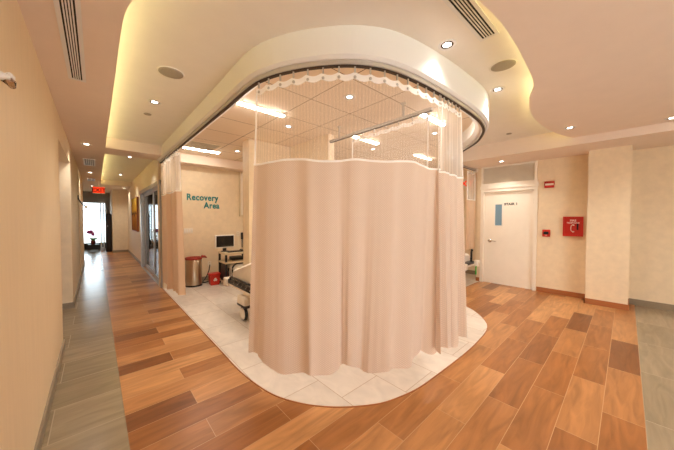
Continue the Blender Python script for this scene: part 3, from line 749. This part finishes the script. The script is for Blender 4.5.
# ------------------------------------------------------------------ gurneys
def caster_set(parent, x, y, r, flip=1):
    c = obj('caster', bevelled(x-.045, x+.045, y-.13, y+.13, r*2+.02, r*2+.15, .035, 4), 'plate', parent)
    obj('fork', bevelled(x-.05, x+.05, y-.16, y+.12, r*2+.005, r*2+.035, .012), 'black', c)
    w = obj('wheel', lathe(bmesh.new(), [(0, -.026), (r*.6, -.03), (r*.82, -.026), (r*.82, .026), (r*.6, .03), (0, .026)], 28, axis='X'), 'plate', c, (x, y-.02*flip, r+.004))
    obj('tyre', lathe(bmesh.new(), [(r*.8, -.022), (r*.95, -.018), (r, 0), (r*.95, .018), (r*.8, .022)], 28, axis='X'), 'black', c, (x, y-.02*flip, r+.004))
def gurney(label, loc, rotz, incline):
    """long axis along +Y in local space, width X 0..0.70, y from 0 (end shown) to -1.9"""
    t = thing('gurney', label, 'gurney', loc, rotz, 'wheeled hospital gurneys')
    bm = bmesh.new(); bx(bm, 0.02, .68, -1.85, -.02, .41, .45)
    obj('frame', bm, 'plate', t)
    prof = [(0, -.03), (-.05, .01), (-.85, incline), (-.95, incline), (-1.35, .02), (-1.75, 0)]
    bm = bmesh.new(); rows = []
    for k, (y, dz) in enumerate(prof):
        yy = y-.12; th = .15
        rows.append([bm.verts.new(p) for p in ((.03, yy, .505+dz*.0), (.02, yy, .505+th+dz-.03), (.06, yy, .505+th+dz), (.64, yy, .505+th+dz), (.68, yy, .505+th+dz-.03), (.67, yy, .505))])
    for a, b in zip(rows, rows[1:]):
        for j in range(6):
            bm.faces.new((a[j], a[(j+1) % 6], b[(j+1) % 6], b[j]))
    bm.faces.new(rows[0]); bm.faces.new(rows[-1][::-1])
    obj('mattress', bm, 'sheet', t)
    for x in (0.0, .70):
        bm = bmesh.new(); tube(bm, [(x, -.08, .455), (x, -.10, .535), (x, -.13, .55), (x, -1.0, .55), (x, -1.03, .535), (x, -1.05, .455)], .016, 8)
        tube(bm, [(x, -.05, .455), (x, -1.2, .455)], .018, 8)
        r_ = obj('side_rail', bm, 'black', t)
        for y in (-.22, -.36, -.50, -.64, -.78, -.92):
            obj('rail_link', tube(bmesh.new(), [(x, y, .455), (x, y-.06, .5), (x, y-.02, .55)], .013, 8), 'alu', r_)
    obj('deck_edge', bevelled(-.01, .71, -1.85, -.01, .45, .505, .01), 'black', t)
    obj('lower_rail', box(-.012, .012, -1.8, .0, .415, .44), 'plate', t)
    obj('bumper', bevelled(-.05, .08, -.03, .07, .39, .52, .02), 'plate', t)
    obj('bumper', bevelled(.62, .75, -.03, .07, .39, .52, .02), 'plate', t)
    obj('column', box(.2, .5, -1.5, -.4, .2, .41), 'plate', t)
    for x in (0.045, .655):
        for y, fl in ((-.52, 1), (-1.55, 1)): caster_set(t, x-.03, y-.02, .10, fl)
    return t
g1 = gurney('white sheeted gurney with black rail, left of the large curtain', (1.5, 4.15, .004), 0, .26)
g2 = gurney('white sheeted gurney end with green tag beside the stair door', (6.18, 2.22, .004), PI, .02)
bm = bmesh.new(); tube(bm, [(.16, -.04, .45), (.16, -.04, .72), (.17, -.03, .76), (.24, 0, .775), (.29, .02, .76)], .022, 8)
obj('push_handle', bm, 'black', g2)
obj('green_tag', bevelled(.20, .25, .075, .09, .25, .43, .005), 'green', g2)

# ------------------------------------------------------------------ corridor
d = struct('door_2', box(.965, 1.0, 6.44, 9.72, .0, .012), 'alu', 'sliding glass door with aluminium frame in the right corridor wall', 'door')
bm = bmesh.new()
bx(bm, .975, 1.11, 6.44, 6.52, 0, 2.22); bx(bm, .975, 1.11, 9.55, 9.72, 0, 2.22); bx(bm, .965, 1.11, 6.44, 9.72, 2.13, 2.22)
obj('frame', bm, 'alu', d)
bm = bmesh.new(); bx(bm, 1.0, 1.04, 7.42, 7.56, .012, 2.13); bx(bm, 1.0, 1.04, 6.52, 6.58, .012, 2.13); bx(bm, 1.0, 1.04, 6.58, 7.42, 2.05, 2.13); bx(bm, 1.0, 1.04, 6.58, 7.42, .012, .12)
l1 = obj('sliding_leaf', bm, 'alu', d); obj('pane', box(1.016, 1.024, 6.58, 7.42, .12, 2.05), 'smoke', l1)
bm = bmesh.new(); bx(bm, 1.05, 1.085, 7.5, 7.9, .012, 2.13); bx(bm, 1.05, 1.085, 9.3, 9.55, .012, 2.13); bx(bm, 1.05, 1.085, 7.9, 9.3, 2.05, 2.13); bx(bm, 1.05, 1.085, 7.9, 9.3, .012, .12)
l2 = obj('fixed_leaf', bm, 'alu', d); obj('pane', box(1.063, 1.071, 7.9, 9.3, .12, 2.05), 'smoke', l2)
obj('pull_handle', tube(bmesh.new(), [(1.0, 7.49, .85), (.965, 7.49, .87), (.965, 7.49, 1.13), (1.0, 7.49, 1.15)], .012, 8), 'chrome', d)

t = thing('painting', 'square yellow and brown landscape painting on the right corridor wall', 'painting', (.998, 11.1, 1.55))
obj('canvas', box(-.05, 0, -.8, .8, -.55, .55), 'woodbase', t)
pm = bpy.data.materials.new('abstract landscape paint'); pm.use_nodes = True
nt = pm.node_tree; b = nt.nodes['Principled BSDF']; b.inputs['Roughness'].default_value = .9; b.inputs['Specular IOR Level'].default_value = .05; tc = nt.nodes.new('ShaderNodeTexCoord'); sp = nt.nodes.new('ShaderNodeSeparateXYZ')
nz = nt.nodes.new('ShaderNodeTexNoise'); nz.inputs['Scale'].default_value = 3; ad = nt.nodes.new('ShaderNodeMath'); ad.operation = 'MULTIPLY_ADD'; ad.inputs[1].default_value = .35
rp = nt.nodes.new('ShaderNodeValToRGB'); mr = nt.nodes.new('ShaderNodeMapRange'); mr.inputs['From Min'].default_value = -.4; mr.inputs['From Max'].default_value = .75
nt.links.new(tc.outputs['Object'], nz.inputs['Vector']); nt.links.new(tc.outputs['Object'], sp.inputs[0])
nt.links.new(nz.outputs['Fac'], ad.inputs[0]); nt.links.new(sp.outputs['Z'], ad.inputs[2]); nt.links.new(ad.outputs[0], mr.inputs['Value']); nt.links.new(mr.outputs[0], rp.inputs['Fac']); nt.links.new(rp.outputs['Color'], b.inputs['Base Color'])
e = rp.color_ramp.elements; e[0].color = lin((150, 84, 30)); e[1].color = lin((206, 172, 74)); k = e.new(.45); k.color = lin((196, 128, 44)); k = e.new(.5); k.color = lin((90, 54, 30)); k = e.new(.6); k.color = lin((214, 160, 60))
obj('painted_face', box(-.054, -.049, -.78, .78, -.53, .53), pm, t)

# far glazing
w = struct('window_1', box(-1.1, .36, 16.42, 16.48, .0, .28), 'darkwood', 'bright far window at the end of the corridor', 'window')
bm = bmesh.new()
for x in (-1.08, -.6, .34): bx(bm, x-.02, x+.02, 16.41, 16.49, .28, 2.14)
bx(bm, -1.1, .36, 16.405, 16.495, 2.10, 2.14); bx(bm, -1.1, .36, 16.43, 16.47, 1.74, 1.765)
obj('window_frame', bm, 'alu', w); obj('pane', box(-1.1, .35, 16.445, 16.455, .28, 2.10), 'glass', w)
d = struct('door_3', box(.135, .175, 15.3, 15.36, .0, 2.14), 'alu', 'open glazed door leaf with aluminium stiles before the far window', 'door')
bm = bmesh.new(); bx(bm, .235, .275, 15.3, 15.36, 0, 2.14); bx(bm, .175, .235, 15.3, 15.36, 0, .16); bx(bm, .175, .235, 15.3, 15.36, 2.06, 2.14)
obj('stile', bm, 'alu', d); obj('pane', box(.175, .235, 15.325, 15.335, .16, 2.06), 'glass', d)
t = thing('tall_cabinet', 'dark tall cabinet with light handle at the end of the corridor', 'cabinet', (.405, 14.95, .0))
obj('body', bevelled(-.1, .08, -.3, .3, 0, 1.60, .006), 'darkwood', t); obj('door', bevelled(-.09, .07, -.315, -.295, .05, 1.57, .004), 'darkwood', t)
obj('handle', box(-.075, -.03, -.335, -.31, 1.08, 1.1), 'alu', t)
t = thing('console_bench', 'low dark bench under the far window', 'bench', (-.1, 15.75, 0))
obj('top', bevelled(-.18, .2, -.2, .2, .22, .27, .01), 'darkwood', t)
for x in (-.16, .18):
    for y in (-.17, .17): obj('leg', box(x-.02, x+.02, y-.02, y+.02, .002, .22), 'darkwood', t)
obj('apron', box(-.17, .19, -.17, -.15, .1, .22), 'darkwood', t)
t = thing('potted_orchid', 'magenta orchid in a dark red pot on the far bench', 'plant', (-.10, 15.7, .27), 0)
obj('pot', lathe(bmesh.new(), [(0, 0), (.07, 0), (.09, .16), (.08, .17), (.07, .14), (0, .13)], 20), 'pot', t)
bm = bmesh.new(); tube(bm, [(0, 0, .12), (.02, 0, .3), (.01, 0, .45), (-.05, 0, .56), (-.12, 0, .58)], .006, 6); obj('stem', bm, 'leaf', t)
for k in range(5):
    bm = bmesh.new(); a = .3 + k*.55
    pts = [(0, 0, .14), (.09*math.cos(a), .03*math.sin(a*2), .24), (.17*math.cos(a)+.03, .05*math.sin(a*2), .27+.02*k)]
    tube(bm, pts, [.008, .03, .004], 6); obj('leaf', bm, 'leaf', t)
for k, (x, z) in enumerate(((-.12, .57), (-.06, .58), (-.02, .50), (-.09, .50), (-.15, .52), (0, .42))):
    bm = bmesh.new(); bmesh.ops.create_icosphere(bm, subdivisions=2, radius=.062)
    for v in bm.verts:
        a = math.atan2(v.co.z, v.co.x); v.co *= .7+.4*math.cos(5*a)**2; v.co.y *= .5
    obj('flower', bm, 'petal', t, (x, -.02*(k % 2), z))
# wall brackets on the left wall
def bracket(label, y, z, s, big):
    t = thing('wall_bracket', label, 'bracket', (-.29, y, z), 0, None); t.scale = (s, s, s)
    if big:
        bm = bmesh.new(); tube(bm, [(.0, -.1, .14), (.05, -.1, .02), (.10, -.05, -.06), (.16, .0, -.10)], [.012, .016, .018, .02], 8)
        obj('arm', bm, 'black', t); obj('mount', box(0, .02, -.14, -.06, .08, .2), 'black', t)
        obj('tip', bevelled(.13, .19, -.03, .05, -.16, -.08, .012), 'white', t)
    else:
        obj('mount', lathe(bmesh.new(), [(.028, 0), (.03, .01), (.02, .02), (.016, .045), (0, .045)], 20, axis='X'), 'white', t)
        bm = bmesh.new(); tube(bm, [(.03, 0, .01), (.04, .01, .02), (.05, .03, .015), (.048, .05, -.005)], [.016, .018, .016, .01], 10); obj('hook', bm, 'white', t)
        bm = bmesh.new(); tube(bm, [(.02, .02, -.005), (.04, .05, -.02), (.042, .09, -.035)], [.03, .028, .016], 12); obj('clear_cap', bm, 'clearp', t)
bracket('small chrome and clear bracket high on the left wall at the photo edge', 1.80, 2.05, .62, False)
bracket('curved dark arm with white tip on the far left wall', 8.3, 1.78, .8, True)

# outside the far window
o = struct('ground_outside', box(-6, 6, 16.6, 40, -.12, -.02), 'grey_tile')

# ------------------------------------------------------------------ world, camera, colour
w = bpy.data.worlds.new('daylight'); scene.world = w; w.use_nodes = True
bg = w.node_tree.nodes['Background']; bg.inputs['Color'].default_value = (.87, .945, 1.0, 1); bg.inputs['Strength'].default_value = 3.6

th = math.radians(42.383); pi_ = math.radians(1.530); ro = math.radians(-.151)
cr, sr, cp, sp_, c, s = math.cos(ro), math.sin(ro), math.cos(pi_), math.sin(pi_), math.cos(th), math.sin(th)
F = Vector((s*cp, c*cp, -sp_)); R = Vector((c, -s, 0)); D = F.cross(R)
R2 = R*cr + D*sr; D2 = D*cr - R*sr
cam = bpy.data.cameras.new('camera'); cam.sensor_width = 36; cam.lens = 264.24/674*36; cam.clip_start = .02
co = bpy.data.objects.new('camera', cam); COL.objects.link(co)
co.matrix_world = Matrix(((R2.x, -D2.x, -F.x, 0), (R2.y, -D2.y, -F.y, 0), (R2.z, -D2.z, -F.z, 1.45), (0, 0, 0, 1)))
scene.camera = co
v = scene.view_settings; v.view_transform = 'Standard'; v.look = 'None'; v.gamma = 1; v.use_curve_mapping = False; v.exposure = 1.04
scene.cycles.use_denoising = True
scene.cycles.max_bounces = 10; scene.cycles.diffuse_bounces = 6; scene.cycles.transparent_max_bounces = 16
scene.cycles.sample_clamp_indirect = 6
